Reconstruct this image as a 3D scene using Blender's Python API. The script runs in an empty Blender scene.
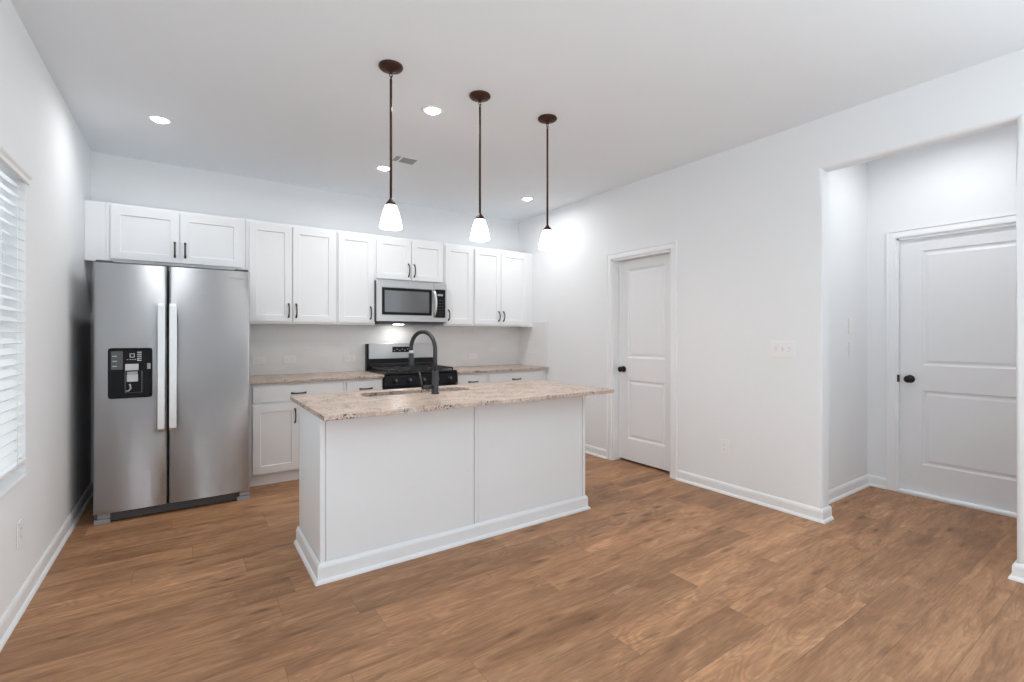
import bpy, bmesh, math, random
from mathutils import Vector, Matrix

random.seed(7)
S = bpy.context.scene
COL = S.collection
PI = math.pi

# ------------------------------------------------------------------ camera
cam_d = bpy.data.cameras.new('camera')
cam_d.sensor_width = 36.0
cam_d.lens = 473.5 / 1024 * 36.0
cam_d.shift_y = -6.0 / 1024
cam_d.clip_start = 0.02
cam = bpy.data.objects.new('camera', cam_d)
COL.objects.link(cam)
cam.location = (0, 0, 1.27)
cam.rotation_euler = (PI / 2, 0, -math.radians(34.3))
S.camera = cam

# ------------------------------------------------------------------ world, exposure
W = bpy.data.worlds.new('daylight')
S.world = W
W.use_nodes = True
bg = W.node_tree.nodes['Background']
bg.inputs[0].default_value = (0.83, 0.932, 1.0, 1)
# light added from +-X and below for walls and ceiling, softer behind the camera
_t = W.node_tree
def _m(op, a, b):
    n = _t.nodes.new('ShaderNodeMath'); n.operation = op
    for i, v in enumerate((a, b)):
        if hasattr(v, 'is_linked'): _t.links.new(v, n.inputs[i])
        else: n.inputs[i].default_value = v
    return n.outputs[0]
_tc = _t.nodes.new('ShaderNodeTexCoord'); _sx = _t.nodes.new('ShaderNodeSeparateXYZ')
_t.links.new(_tc.outputs['Generated'], _sx.inputs[0])
_xp = _m('MAXIMUM', _sx.outputs[0], 0.0); _xn = _m('MINIMUM', _sx.outputs[0], 0.0)
_x2 = _m('ADD', _m('MULTIPLY', _m('MULTIPLY', _xp, _xp), 6.0), _m('MULTIPLY', _m('MULTIPLY', _xn, _xn), 1.9))
_dn = _m('MAXIMUM', _m('MULTIPLY', _sx.outputs[2], -1.0), 0.0)
_t.links.new(_m('ADD', _m('ADD', _m('MULTIPLY', _x2, 1.0), _m('MULTIPLY', _dn, 2.6)), 0.86), bg.inputs[1])
S.view_settings.view_transform = 'Standard'
S.view_settings.look = 'None'
S.view_settings.gamma = 1.0
S.view_settings.use_curve_mapping = False
S.view_settings.exposure = 0.06
S.cycles.use_denoising = True
S.cycles.max_bounces = 10
S.cycles.diffuse_bounces = 7
S.cycles.sample_clamp_indirect = 6.0
S.cycles.caustics_reflective = False
CAN_POWER = 7.0        # each recessed downlight, watts
HALL_POWER = 4.4
PENDANT_POWER = 3.4

# ------------------------------------------------------------------ node helpers
class NT:
    def __init__(self, name):
        self.m = bpy.data.materials.new(name)
        self.m.use_nodes = True
        self.t = self.m.node_tree
        self.b = self.t.nodes['Principled BSDF']
        self.out = self.t.nodes['Material Output']
    def n(self, typ, **kw):
        x = self.t.nodes.new(typ)
        for k, v in kw.items():
            setattr(x, k, v)
        return x
    def l(self, a, b):
        self.t.links.new(a, b)
    def put(self, sock, v):
        if hasattr(v, 'is_linked'):
            self.l(v, sock)
        else:
            sock.default_value = v
    def math(self, op, a, b=None, c=None):
        x = self.n('ShaderNodeMath', operation=op)
        self.put(x.inputs[0], a)
        if b is not None: self.put(x.inputs[1], b)
        if c is not None: self.put(x.inputs[2], c)
        return x.outputs[0]
    def comb(self, x, y, z):
        c = self.n('ShaderNodeCombineXYZ')
        self.put(c.inputs[0], x); self.put(c.inputs[1], y); self.put(c.inputs[2], z)
        return c.outputs[0]
    def noise(self, vec, scale=5, detail=2, rough=0.5, dist=0.0):
        x = self.n('ShaderNodeTexNoise')
        if vec is not None: self.l(vec, x.inputs['Vector'])
        x.inputs['Scale'].default_value = scale
        x.inputs['Detail'].default_value = detail
        x.inputs['Roughness'].default_value = rough
        x.inputs['Distortion'].default_value = dist
        return x.outputs['Fac']
    def ramp(self, fac, stops, interp='LINEAR'):
        r = self.n('ShaderNodeValToRGB')
        r.color_ramp.interpolation = interp
        e = r.color_ramp.elements
        while len(e) < len(stops): e.new(0.5)
        for i, (p, c) in enumerate(stops):
            e[i].position = p
            e[i].color = (c, c, c, 1) if isinstance(c, (int, float)) else (*c, 1)
        self.l(fac, r.inputs[0])
        return r.outputs[0]
    def mix(self, fac, a, b, blend='MIX'):
        x = self.n('ShaderNodeMix', data_type='RGBA', blend_type=blend)
        self.put(x.inputs[0], fac)
        self.put(x.inputs[6], a if hasattr(a, 'is_linked') else (*a, 1))
        self.put(x.inputs[7], b if hasattr(b, 'is_linked') else (*b, 1))
        return x.outputs[2]
    def bump(self, h, strength=0.2, dist=0.001):
        x = self.n('ShaderNodeBump')
        x.inputs['Strength'].default_value = strength
        x.inputs['Distance'].default_value = dist
        self.l(h, x.inputs['Height'])
        self.l(x.outputs[0], self.b.inputs['Normal'])
    def pos(self):
        return self.n('ShaderNodeNewGeometry').outputs['Position']
    def obj(self):
        return self.n('ShaderNodeTexCoord').outputs['Object']

def plain(name, col, rough=0.5, metal=0.0, vary=0.03, scale=6.0, spec=0.5, emit=None, strength=0.0, coat=0.0):
    t = NT(name)
    f = t.noise(t.obj(), scale, 3)
    a = tuple(c * (1 - vary) for c in col); b = tuple(min(1, c * (1 + vary)) for c in col)
    t.l(t.mix(f, a, b), t.b.inputs['Base Color'])
    t.b.inputs['Roughness'].default_value = rough
    t.b.inputs['Metallic'].default_value = metal
    t.b.inputs['Specular IOR Level'].default_value = spec
    if coat: t.b.inputs['Coat Weight'].default_value = coat
    if emit:
        t.b.inputs['Emission Color'].default_value = (*emit, 1)
        t.b.inputs['Emission Strength'].default_value = strength
    return t.m

def wood_floor():
    t = NT('oak plank flooring')
    sep = t.n('ShaderNodeSeparateXYZ'); t.l(t.pos(), sep.inputs[0])
    x, y = sep.outputs[0], sep.outputs[1]
    PW, PL = 0.182, 1.22
    yr = t.math('DIVIDE', t.math('ADD', y, 20.03), PW)
    row = t.math('FLOOR', yr)
    w1 = t.n('ShaderNodeTexWhiteNoise', noise_dimensions='1D'); t.l(row, w1.inputs['W'])
    xr = t.math('ADD', t.math('DIVIDE', t.math('ADD', x, 20.0), PL), w1.outputs['Value'])
    colm = t.math('FLOOR', xr)
    w2 = t.n('ShaderNodeTexWhiteNoise', noise_dimensions='2D'); t.l(t.comb(row, colm, 0), w2.inputs['Vector'])
    rnd = w2.outputs['Value']
    sc = t.n('ShaderNodeSeparateColor'); t.l(w2.outputs['Color'], sc.inputs[0])
    r2, r3 = sc.outputs[1], sc.outputs[2]
    ox = t.math('ADD', x, t.math('MULTIPLY', rnd, 37.0))
    oy = t.math('ADD', y, t.math('MULTIPLY', r2, 23.0))
    # broad streaks, fine grain, cathedral swirls, knots
    broad = t.noise(t.comb(t.math('MULTIPLY', ox, 2.2), t.math('MULTIPLY', oy, 11.0), rnd), 1.0, 5, 0.62, 0.9)
    fine = t.noise(t.comb(t.math('MULTIPLY', ox, 7.0), t.math('MULTIPLY', oy, 110.0), rnd), 1.0, 3, 0.6, 0.2)
    swirl = t.noise(t.comb(t.math('MULTIPLY', ox, 2.4), t.math('MULTIPLY', oy, 8.0), r3), 1.0, 1.5, 0.4, 0.8)
    rings = t.math('SINE', t.math('MULTIPLY', swirl, 70.0))
    fleck = t.noise(t.comb(t.math('MULTIPLY', ox, 4.0), t.math('MULTIPLY', oy, 26.0), r2), 1.0, 4, 0.65, 1.3)
    base = t.ramp(broad, [(0.28, (0.262, 0.128, 0.060)), (0.48, (0.405, 0.208, 0.104)), (0.70, (0.55, 0.305, 0.162))])
    tone = t.ramp(rnd, [(0.0, 0.80), (0.5, 1.0), (1.0, 1.20)])
    c = t.mix(1.0, base, tone, 'MULTIPLY')
    c = t.mix(1.0, c, t.ramp(fine, [(0.3, 0.74), (0.7, 1.17)]), 'MULTIPLY')
    ringm = t.math('MULTIPLY', t.math('ADD', t.math('MULTIPLY', rings, 0.5), 0.5), t.ramp(r3, [(0.2, 0.14), (0.9, 0.46)]))
    c = t.mix(ringm, c, (0.24, 0.126, 0.068))
    c = t.mix(t.math('MULTIPLY', t.ramp(fleck, [(0.57, 0.0), (0.70, 1.0)]), 0.55), c, (0.16, 0.082, 0.044))
    kv = t.n('ShaderNodeTexVoronoi')
    kd = t.math('SUBTRACT', t.noise(t.comb(t.math('MULTIPLY', ox, 14.0), t.math('MULTIPLY', oy, 40.0), rnd), 1.0, 2), 0.5)
    t.l(t.comb(t.math('MULTIPLY', ox, 2.3), t.math('MULTIPLY', oy, 9.0), t.math('MULTIPLY', kd, 0.35)), kv.inputs['Vector'])
    kv.inputs['Scale'].default_value = 1.0
    kdist = kv.outputs['Distance']
    c = t.mix(t.math('MULTIPLY', t.ramp(kdist, [(0.10, 1.0), (0.22, 0.0)]), 0.55), c, (0.15, 0.075, 0.04))
    c = t.mix(t.math('MULTIPLY', t.ramp(kdist, [(0.03, 1.0), (0.08, 0.0)]), 0.7), c, (0.05, 0.026, 0.015))
    # seams
    fy = t.math('FRACT', yr); fx = t.math('FRACT', xr)
    ey = t.math('MULTIPLY', t.math('MINIMUM', fy, t.math('SUBTRACT', 1.0, fy)), PW)
    ex = t.math('MULTIPLY', t.math('MINIMUM', fx, t.math('SUBTRACT', 1.0, fx)), PL)
    e = t.math('MINIMUM', ey, ex)
    seam = t.ramp(t.math('MULTIPLY', e, 100.0), [(0.0, 1.0), (0.16, 0.0)])
    c = t.mix(t.math('MULTIPLY', seam, 0.7), c, (0.10, 0.055, 0.03))
    t.l(c, t.b.inputs['Base Color'])
    t.l(t.ramp(fine, [(0.3, 0.42), (0.7, 0.54)]), t.b.inputs['Roughness'])
    t.b.inputs['Specular IOR Level'].default_value = 0.35
    t.bump(t.math('SUBTRACT', t.math('MULTIPLY', fine, 0.3), seam), 0.18, 0.0008)
    return t.m

def granite():
    t = NT('speckled granite')
    p = t.pos()
    big = t.noise(p, 6.0, 4, 0.6, 0.5)
    c = t.ramp(big, [(0.30, (0.44, 0.325, 0.24)), (0.5, (0.59, 0.435, 0.33)), (0.70, (0.67, 0.535, 0.435))])
    v = t.n('ShaderNodeTexVoronoi'); t.l(p, v.inputs['Vector']); v.inputs['Scale'].default_value = 150.0
    sc = t.n('ShaderNodeSeparateColor'); t.l(v.outputs['Color'], sc.inputs[0])
    grey = t.math('MULTIPLY', t.math('GREATER_THAN', sc.outputs[0], 0.70), t.ramp(t.noise(p, 16.0, 2), [(0.35, 0.35), (0.6, 1.0)]))
    c = t.mix(t.math('MULTIPLY', grey, 0.72), c, (0.32, 0.315, 0.345))
    pale = t.math('GREATER_THAN', sc.outputs[2], 0.80)
    c = t.mix(t.math('MULTIPLY', pale, 0.5), c, (0.72, 0.68, 0.65))
    clus = t.ramp(t.noise(p, 11.0, 3, 0.6), [(0.51, 0.0), (0.59, 1.0)])
    dark = t.math('MULTIPLY', t.math('GREATER_THAN', sc.outputs[1], 0.62), t.math('ADD', t.math('MULTIPLY', clus, 0.85), 0.15))
    c = t.mix(dark, c, (0.07, 0.052, 0.05))
    t.l(c, t.b.inputs['Base Color'])
    t.b.inputs['Roughness'].default_value = 0.30
    return t.m

def steel(name, col=(0.64, 0.655, 0.675), rough=0.6, axis='Z', aniso=0.95):
    t = NT(name)
    p = t.n('ShaderNodeSeparateXYZ'); t.l(t.pos(), p.inputs[0])
    if axis == 'Z':   # grain runs level
        g = t.noise(t.comb(t.math('MULTIPLY', p.outputs[0], 3.0), p.outputs[1], t.math('MULTIPLY', p.outputs[2], 420.0)), 1.0, 2)
    else:
        g = t.noise(t.comb(t.math('MULTIPLY', p.outputs[0], 420.0), p.outputs[1], t.math('MULTIPLY', p.outputs[2], 3.0)), 1.0, 2)
    a = tuple(c * 0.95 for c in col); b = tuple(c * 1.05 for c in col)
    t.l(t.mix(g, a, b), t.b.inputs['Base Color'])
    t.b.inputs['Metallic'].default_value = 1.0
    t.l(t.ramp(g, [(0.2, rough - 0.03), (0.8, rough + 0.03)]), t.b.inputs['Roughness'])
    t.b.inputs['Anisotropic'].default_value = aniso
    tan = t.n('ShaderNodeTangent', direction_type='RADIAL', axis='Z')
    t.l(tan.outputs[0], t.b.inputs['Tangent'])
    t.b.inputs['Anisotropic Rotation'].default_value = 0.25
    return t.m

def subway_tile():
    t = NT('white subway tile')
    sep = t.n('ShaderNodeSeparateXYZ'); t.l(t.pos(), sep.inputs[0])
    u = t.math('ADD', sep.outputs[0], sep.outputs[1])
    br = t.n('ShaderNodeTexBrick')
    t.l(t.comb(u, t.math('SUBTRACT', sep.outputs[2], 0.889), 0), br.inputs['Vector'])
    br.inputs['Scale'].default_value = 1.0
    br.inputs['Brick Width'].default_value = 0.155
    br.inputs['Row Height'].default_value = 0.0785
    br.inputs['Mortar Size'].default_value = 0.0016
    br.inputs['Mortar Smooth'].default_value = 0.3
    br.inputs['Color1'].default_value = (0.80, 0.80, 0.80, 1)
    br.inputs['Color2'].default_value = (0.83, 0.83, 0.83, 1)
    br.inputs['Mortar'].default_value = (0.77, 0.77, 0.77, 1)
    t.l(br.outputs['Color'], t.b.inputs['Base Color'])
    t.b.inputs['Roughness'].default_value = 0.18
    t.bump(t.math('SUBTRACT', 1.0, br.outputs['Fac']), 0.12, 0.001)
    return t.m

def thin_glass():
    t = NT('window glass')
    tr = t.n('ShaderNodeBsdfTransparent'); tr.inputs[0].default_value = (0.97, 0.98, 0.98, 1)
    gl = t.n('ShaderNodeBsdfGlossy'); gl.inputs['Roughness'].default_value = 0.02
    mx = t.n('ShaderNodeMixShader')
    lw = t.n('ShaderNodeLayerWeight'); lw.inputs[0].default_value = 0.3
    t.l(t.math('MULTIPLY', lw.outputs['Fresnel'], 0.5), mx.inputs[0])
    t.l(tr.outputs[0], mx.inputs[1]); t.l(gl.outputs[0], mx.inputs[2])
    t.l(mx.outputs[0], t.out.inputs[0])
    t.t.nodes.remove(t.b)
    return t.m

M = dict(
    wall=plain('white wall paint', (0.835, 0.848, 0.860), 0.75, vary=0.008, spec=0.2),
    ceil=plain('white ceiling paint', (0.838, 0.874, 0.905), 0.9, vary=0.006, spec=0.1),
    trim=plain('white trim paint', (0.855, 0.865, 0.875), 0.38, vary=0.008),
    door=plain('white door paint', (0.82, 0.83, 0.845), 0.42, vary=0.008),
    cab=plain('white cabinet lacquer', (0.84, 0.85, 0.86), 0.38, vary=0.008),
    plate=plain('white wall plate plastic', (0.86, 0.86, 0.855), 0.35, vary=0.01),
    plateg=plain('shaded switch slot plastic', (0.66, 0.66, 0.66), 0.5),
    slot=plain('grey receptacle slot', (0.30, 0.30, 0.30), 0.6),
    vinyl=plain('white blind vinyl', (0.87, 0.87, 0.87), 0.45, vary=0.01),
    floor=wood_floor(), granite=granite(), tile=subway_tile(), glass=thin_glass(),
    steel=steel('brushed stainless steel'),
    steel2=steel('light stainless steel', (0.64, 0.645, 0.65), 0.4, 'Z', 0.6),
    steelh=steel('handle stainless steel', (0.80, 0.80, 0.80), 0.32, 'X', 0.3),
    steels=plain('sink stainless steel', (0.55, 0.55, 0.55), 0.3, 1.0, scale=40),
    case=plain('charcoal appliance case', (0.085, 0.085, 0.09), 0.45),
    grille=plain('grey plastic grille', (0.09, 0.092, 0.10), 0.5),
    footgrey=plain('grey plastic foot cover', (0.34, 0.35, 0.37), 0.4),
    black=plain('black gloss panel', (0.006, 0.006, 0.007), 0.3, spec=0.2),
    blackm=plain('black cast iron', (0.022, 0.022, 0.023), 0.55, scale=60, vary=0.2),
    enamel=plain('black enamel', (0.010, 0.010, 0.011), 0.3, spec=0.3),
    knob=plain('black knob plastic', (0.022, 0.022, 0.024), 0.3),
    mwglass=plain('microwave window glass', (0.10, 0.10, 0.105), 0.08, coat=0.8, spec=0.8),
    gun=plain('gunmetal faucet finish', (0.055, 0.057, 0.06), 0.35, 0.7, vary=0.05),
    bronze=plain('oil rubbed bronze', (0.075, 0.034, 0.022), 0.48, 0.75, vary=0.3, scale=30),
    doorknob=plain('black bronze door knob', (0.018, 0.014, 0.012), 0.35, 0.5),
    pull=plain('dark bronze pull', (0.05, 0.042, 0.038), 0.4, 0.7, vary=0.15, scale=40),
    disp=plain('dispenser grey', (0.42, 0.43, 0.43), 0.35, vary=0.05),
    dispd=plain('dispenser dark grey', (0.10, 0.11, 0.115), 0.3),
    paddle=plain('dispenser paddle light grey', (0.62, 0.62, 0.62), 0.35),
    shade=plain('lit frosted glass', (0.9, 0.9, 0.88), 0.3, emit=(1.0, 0.97, 0.92), strength=5.0),
    lens=plain('lit downlight lens', (0.9, 0.9, 0.9), 0.4, emit=(1.0, 0.985, 0.96), strength=26.0),
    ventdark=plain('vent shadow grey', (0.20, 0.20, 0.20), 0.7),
    badge=plain('badge silver', (0.80, 0.80, 0.80), 0.3, 0.6),
    brass=plain('burner cap', (0.03, 0.03, 0.03), 0.45),
    legend=plain('pale legend print', (0.6, 0.6, 0.6), 0.5),
    rubber=plain('dark threshold gap seal', (0.10, 0.075, 0.055), 0.8),
)

# ------------------------------------------------------------------ mesh helpers
def box(bm, x0, x1, y0, y1, z0, z1, bev=0.0, seg=2):
    r = bmesh.ops.create_cube(bm, size=1.0)
    vs = r['verts']
    bmesh.ops.scale(bm, vec=(x1 - x0, y1 - y0, z1 - z0), verts=vs)
    bmesh.ops.translate(bm, vec=((x0 + x1) / 2, (y0 + y1) / 2, (z0 + z1) / 2), verts=vs)
    if bev:
        es = list({e for v in vs for e in v.link_edges})
        bmesh.ops.bevel(bm, geom=es, offset=bev, segments=seg, affect='EDGES', profile=0.5)

def tube(bm, pts, rad, seg=10, cap=True, flat=1.0):
    pts = [Vector(p) for p in pts]
    n = len(pts)
    rads = rad if isinstance(rad, (list, tuple)) else [rad] * n
    up = None
    rings = []
    for i, p in enumerate(pts):
        d = (pts[min(i + 1, n - 1)] - pts[max(i - 1, 0)]).normalized()
        if up is None:
            up = Vector((0, 0, 1)) if abs(d.z) < 0.9 else Vector((0, 1, 0))
        side = d.cross(up).normalized()
        up = side.cross(d).normalized()
        ring = []
        for k in range(seg):
            a = 2 * PI * k / seg
            ring.append(bm.verts.new(p + (side * math.cos(a) + up * math.sin(a) * flat) * rads[i]))
        rings.append(ring)
    for a, b in zip(rings, rings[1:]):
        for k in range(seg):
            bm.faces.new((a[k], a[(k + 1) % seg], b[(k + 1) % seg], b[k])).smooth = True
    if cap:
        bm.faces.new(rings[0][::-1]); bm.faces.new(rings[-1])

def lathe(bm, prof, cx, cy, seg=32, axis='Z', cz=0.0, smooth=True):
    """prof: (radius, height). axis Z spins about a vertical line; X or Y about a level one through (cx, cy, cz)."""
    rings = []
    for r, h in prof:
        ring = []
        for k in range(1 if r < 1e-6 else seg):
            a = 2 * PI * k / seg
            if axis == 'Z': p = (cx + r * math.cos(a), cy + r * math.sin(a), h)
            elif axis == 'Y': p = (cx + r * math.cos(a), cy + h, cz + r * math.sin(a))
            else: p = (cx + h, cy + r * math.cos(a), cz + r * math.sin(a))
            ring.append(bm.verts.new(p))
        rings.append(ring)
    for a, b in zip(rings, rings[1:]):
        for k in range(seg):
            q = [a[k % len(a)], a[(k + 1) % len(a)], b[(k + 1) % len(b)], b[k % len(b)]]
            q = list(dict.fromkeys(q))
            if len(q) > 2:
                bm.faces.new(q).smooth = smooth
    for r in (rings[0], rings[-1]):
        if len(r) > 2: bm.faces.new(r)

def sweep(bm, path, prof, mp, closed=False):
    """prof (out, up) swept along a 2D path with mitred corners; out = to the left of travel; mp(a, b, up) -> xyz"""
    P = [Vector(p) for p in path]
    n = len(P)
    rings = []
    for i in range(n):
        d0 = (P[i] - P[i - 1]).normalized() if (closed or i > 0) else None
        d1 = (P[(i + 1) % n] - P[i]).normalized() if (closed or i < n - 1) else None
        if d0 is None: d0 = d1
        if d1 is None: d1 = d0
        n0, n1 = Vector((-d0.y, d0.x)), Vector((-d1.y, d1.x))
        m = (n0 + n1).normalized()
        m = m / max(0.2, m.dot(n0))
        rings.append([bm.verts.new(mp(*(P[i] + m * o), u)) for o, u in prof])
    k = len(prof)
    pairs = list(zip(rings, rings[1:])) + ([(rings[-1], rings[0])] if closed else [])
    for a, b in pairs:
        for j in range(k):
            bm.faces.new((a[j], a[(j + 1) % k], b[(j + 1) % k], b[j]))
    if not closed:
        bm.faces.new(rings[0][::-1]); bm.faces.new(rings[-1])

def panel_slab(bm, w, h, th, panels, prof, mp, edge=0.0):
    """A door of width w and height h with sunk panels. mp(a, d, z): a across, d into the door from its front face."""
    V = {}
    def v(a, d, z):
        k = (round(a, 5), round(d, 5), round(z, 5))
        if k not in V: V[k] = bm.verts.new(mp(a, d, z))
        return V[k]
    xs = sorted({0, w, *[p[0] for p in panels], *[p[1] for p in panels]})
    zs = sorted({0, h, *[p[2] for p in panels], *[p[3] for p in panels]})
    def in_panel(a, z):
        return any(p[0] < a < p[1] and p[2] < z < p[3] for p in panels)
    for xa, xb in zip(xs, xs[1:]):
        for za, zb in zip(zs, zs[1:]):
            if not in_panel((xa + xb) / 2, (za + zb) / 2):
                bm.faces.new([v(xa, 0, za), v(xb, 0, za), v(xb, 0, zb), v(xa, 0, zb)])
            bm.faces.new([v(xa, th, za), v(xa, th, zb), v(xb, th, zb), v(xb, th, za)])
    for za, zb in zip(zs, zs[1:]):
        bm.faces.new([v(0, 0, za), v(0, 0, zb), v(0, th, zb), v(0, th, za)])
        bm.faces.new([v(w, 0, za), v(w, th, za), v(w, th, zb), v(w, 0, zb)])
    for xa, xb in zip(xs, xs[1:]):
        bm.faces.new([v(xa, 0, 0), v(xa, th, 0), v(xb, th, 0), v(xb, 0, 0)])
        bm.faces.new([v(xa, 0, h), v(xb, 0, h), v(xb, th, h), v(xa, th, h)])
    for (a0, a1, z0, z1) in panels:
        loops = [(0, 0)] + prof
        for (i0, d0), (i1, d1) in zip(loops, loops[1:]):
            q0 = [(a0 + i0, z0 + i0), (a1 - i0, z0 + i0), (a1 - i0, z1 - i0), (a0 + i0, z1 - i0)]
            q1 = [(a0 + i1, z0 + i1), (a1 - i1, z0 + i1), (a1 - i1, z1 - i1), (a0 + i1, z1 - i1)]
            if i0 == 0:   # split along grid lines so the mesh stays closed
                pass
            for k in range(4):
                A, B, C, D = q0[k], q0[(k + 1) % 4], q1[(k + 1) % 4], q1[k]
                bm.faces.new([v(A[0], d0, A[1]), v(B[0], d0, B[1]), v(C[0], d1, C[1]), v(D[0], d1, D[1])])
        i, d = loops[-1]
        bm.faces.new([v(a0 + i, d, z0 + i), v(a1 - i, d, z0 + i), v(a1 - i, d, z1 - i), v(a0 + i, d, z1 - i)])

def shaker(bm, x0, x1, z0, z1, y, th=0.019, rail=0.058, sink=0.009):
    w, h = x1 - x0, z1 - z0
    panel_slab(bm, w, h, th, [(rail, w - rail, rail, h - rail)], [(0.0015, 0.001), (0.003, sink)],
               lambda a, d, z: (x0 + a, y + d, z0 + z))

def grid_wall(bm, us, zs, solid, d0, d1, mp):
    """A wall with holes: cells solid(i, j) between the cut lines, d0..d1 thick; mp(u, d, z)."""
    V = {}
    def v(u, d, z):
        k = (u, d, z)
        if k not in V: V[k] = bm.verts.new(mp(u, d, z))
        return V[k]
    nu, nz = len(us) - 1, len(zs) - 1
    ok = lambda i, j: 0 <= i < nu and 0 <= j < nz and solid(i, j)
    for i in range(nu):
        for j in range(nz):
            if not ok(i, j): continue
            a, b, c, d = us[i], us[i + 1], zs[j], zs[j + 1]
            bm.faces.new([v(a, d0, c), v(b, d0, c), v(b, d0, d), v(a, d0, d)])
            bm.faces.new([v(a, d1, c), v(a, d1, d), v(b, d1, d), v(b, d1, c)])
            if not ok(i - 1, j): bm.faces.new([v(a, d0, c), v(a, d0, d), v(a, d1, d), v(a, d1, c)])
            if not ok(i + 1, j): bm.faces.new([v(b, d0, c), v(b, d1, c), v(b, d1, d), v(b, d0, d)])
            if not ok(i, j - 1): bm.faces.new([v(a, d0, c), v(a, d1, c), v(b, d1, c), v(b, d0, c)])
            if not ok(i, j + 1): bm.faces.new([v(a, d0, d), v(b, d0, d), v(b, d1, d), v(a, d1, d)])

# ------------------------------------------------------------------ object helpers
def origin_of(o):
    p = Vector((0, 0, 0))
    while o is not None:
        p += o.location; o = o.parent
    return p

def obj(name, bm, mat, parent=None, loc=None, normals=True):
    """bm is in room coordinates; the mesh is stored about its parent's (or its own) base."""
    if normals: bmesh.ops.recalc_face_normals(bm, faces=bm.faces)
    base = origin_of(parent) if parent else Vector(loc or (0, 0, 0))
    bmesh.ops.translate(bm, vec=-base, verts=bm.verts)
    me = bpy.data.meshes.new(name)
    bm.to_mesh(me); bm.free()
    for m in (mat if isinstance(mat, (list, tuple)) else [mat]): me.materials.append(M[m])
    o = bpy.data.objects.new(name, me)
    COL.objects.link(o)
    if parent: o.parent = parent
    else: o.location = base
    return o

def tag(o, label=None, cat=None, group=None, kind=None):
    if label: o['label'] = label
    if cat: o['category'] = cat
    if group: o['group'] = group
    if kind: o['kind'] = kind
    return o

def thing(name, label, cat, loc, group=None):
    o = bpy.data.objects.new(name, None)
    o.empty_display_size = 0.1
    COL.objects.link(o)
    o.location = loc
    return tag(o, label, cat, group)

def struct(name, bm, mat, label, cat, loc=None):
    return tag(obj(name, bm, mat, None, loc), label, cat, None, 'structure')

def struct_root(name, label, cat, loc):
    return tag(thing(name, label, cat, loc), kind='structure')

def copy_tree(src, loc, label):
    r = src.copy(); COL.objects.link(r); r.location = loc; r['label'] = label
    for ch in list(src.children):
        c = ch.copy(); COL.objects.link(c); c.parent = r
        for g in list(ch.children):
            d = g.copy(); COL.objects.link(d); d.parent = c
    return r

def B(*boxes, bev=0.0, seg=2):
    bm = bmesh.new()
    for b in boxes: box(bm, *b, bev=bev, seg=seg)
    return bm

# ------------------------------------------------------------------ room dimensions
XL, XR, YB, YF, ZC = -0.65, 3.55, 5.05, -1.3, 2.745
YR = 0.08        # right wall stops here; unseen gap added to light the left wall
TH = 0.12
HX, HY0, HY1 = 4.76, 0.40, 1.62           # hall back wall, side walls
OY0, OY1, OZ = 0.557, 1.47, 2.395         # opening into the hall
DY0, DY1, DZ = 2.684, 3.40, 2.032         # pantry door opening
EY0, EY1, EZ = 0.49, 1.42, 2.052          # hall door opening
WY0, WY1, WZ0, WZ1 = 2.28, 3.20, 0.605, 2.02  # window

struct('floor', B((XL - TH, HX + TH, YF, YB + TH, -0.1, 0.0)), 'floor', 'brown oak plank floor running through kitchen and hall', 'floor')
struct('ceiling', B((XL - TH, HX + TH, YF, YB + TH, ZC, ZC + 0.1)), 'ceil', 'flat white ceiling above the kitchen', 'ceiling')
struct('wall_back', B((XL - TH, HX + TH, YB, YB + TH, 0, ZC)), 'wall', 'white wall behind the refrigerator and cabinets', 'wall')

bm = bmesh.new()
us = [YF, WY0, WY1, YB]; zs = [0, WZ0, WZ1, ZC]
grid_wall(bm, us, zs, lambda i, j: not (i == 1 and j == 1), 0, -TH, lambda u, d, z: (XL + d, u, z))
struct('wall_left', bm, 'wall', 'white wall with the window at the left of the room', 'wall')

bm = bmesh.new()
us = [YR, OY0, OY1, DY0, DY1, YB]; zs = [0, DZ, OZ, ZC]
grid_wall(bm, us, zs, lambda i, j: not (i == 1 and j < 2) and not (i == 3 and j < 1), 0, TH, lambda u, d, z: (XR + d, u, z))
es = []
for e in bm.edges:
    (a, b) = e.verts
    same = lambda f: abs(f(a.co) - f(b.co)) < 1e-5
    yv = a.co.y; zv = a.co.z
    if same(lambda c: c.y) and same(lambda c: c.x) and (abs(yv - OY0) < 1e-4 or abs(yv - OY1) < 1e-4) and max(a.co.z, b.co.z) < OZ + 1e-4:
        es.append(e)
    elif same(lambda c: c.z) and same(lambda c: c.x) and abs(zv - OZ) < 1e-4 and min(a.co.y, b.co.y) > OY0 - 1e-4 and max(a.co.y, b.co.y) < OY1 + 1e-4:
        es.append(e)
bmesh.ops.bevel(bm, geom=es, offset=0.026, segments=6, affect='EDGES', profile=0.5)
struct('wall_right', bm, 'wall', 'white wall with pantry door and rounded opening to the hall', 'wall')

struct('wall_hall_left', B((XR + TH, HX, HY1, HY1 + TH, 0, ZC)), 'wall', 'white side wall of the hall carrying two switch plates', 'wall')
struct('wall_hall_right', B((XR + TH, HX, HY0 - TH, HY0, 0, ZC)), 'wall', 'white side wall on the near side of the hall', 'wall')
bm = bmesh.new()
us = [HY0 - TH, EY0, EY1, YB]; zs = [0, EZ, ZC]
grid_wall(bm, us, zs, lambda i, j: not (i == 1 and j == 0), 0, TH, lambda u, d, z: (HX + d, u, z))
struct('wall_hall_back', bm, 'wall', 'white hall wall around the entry door', 'wall')

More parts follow.
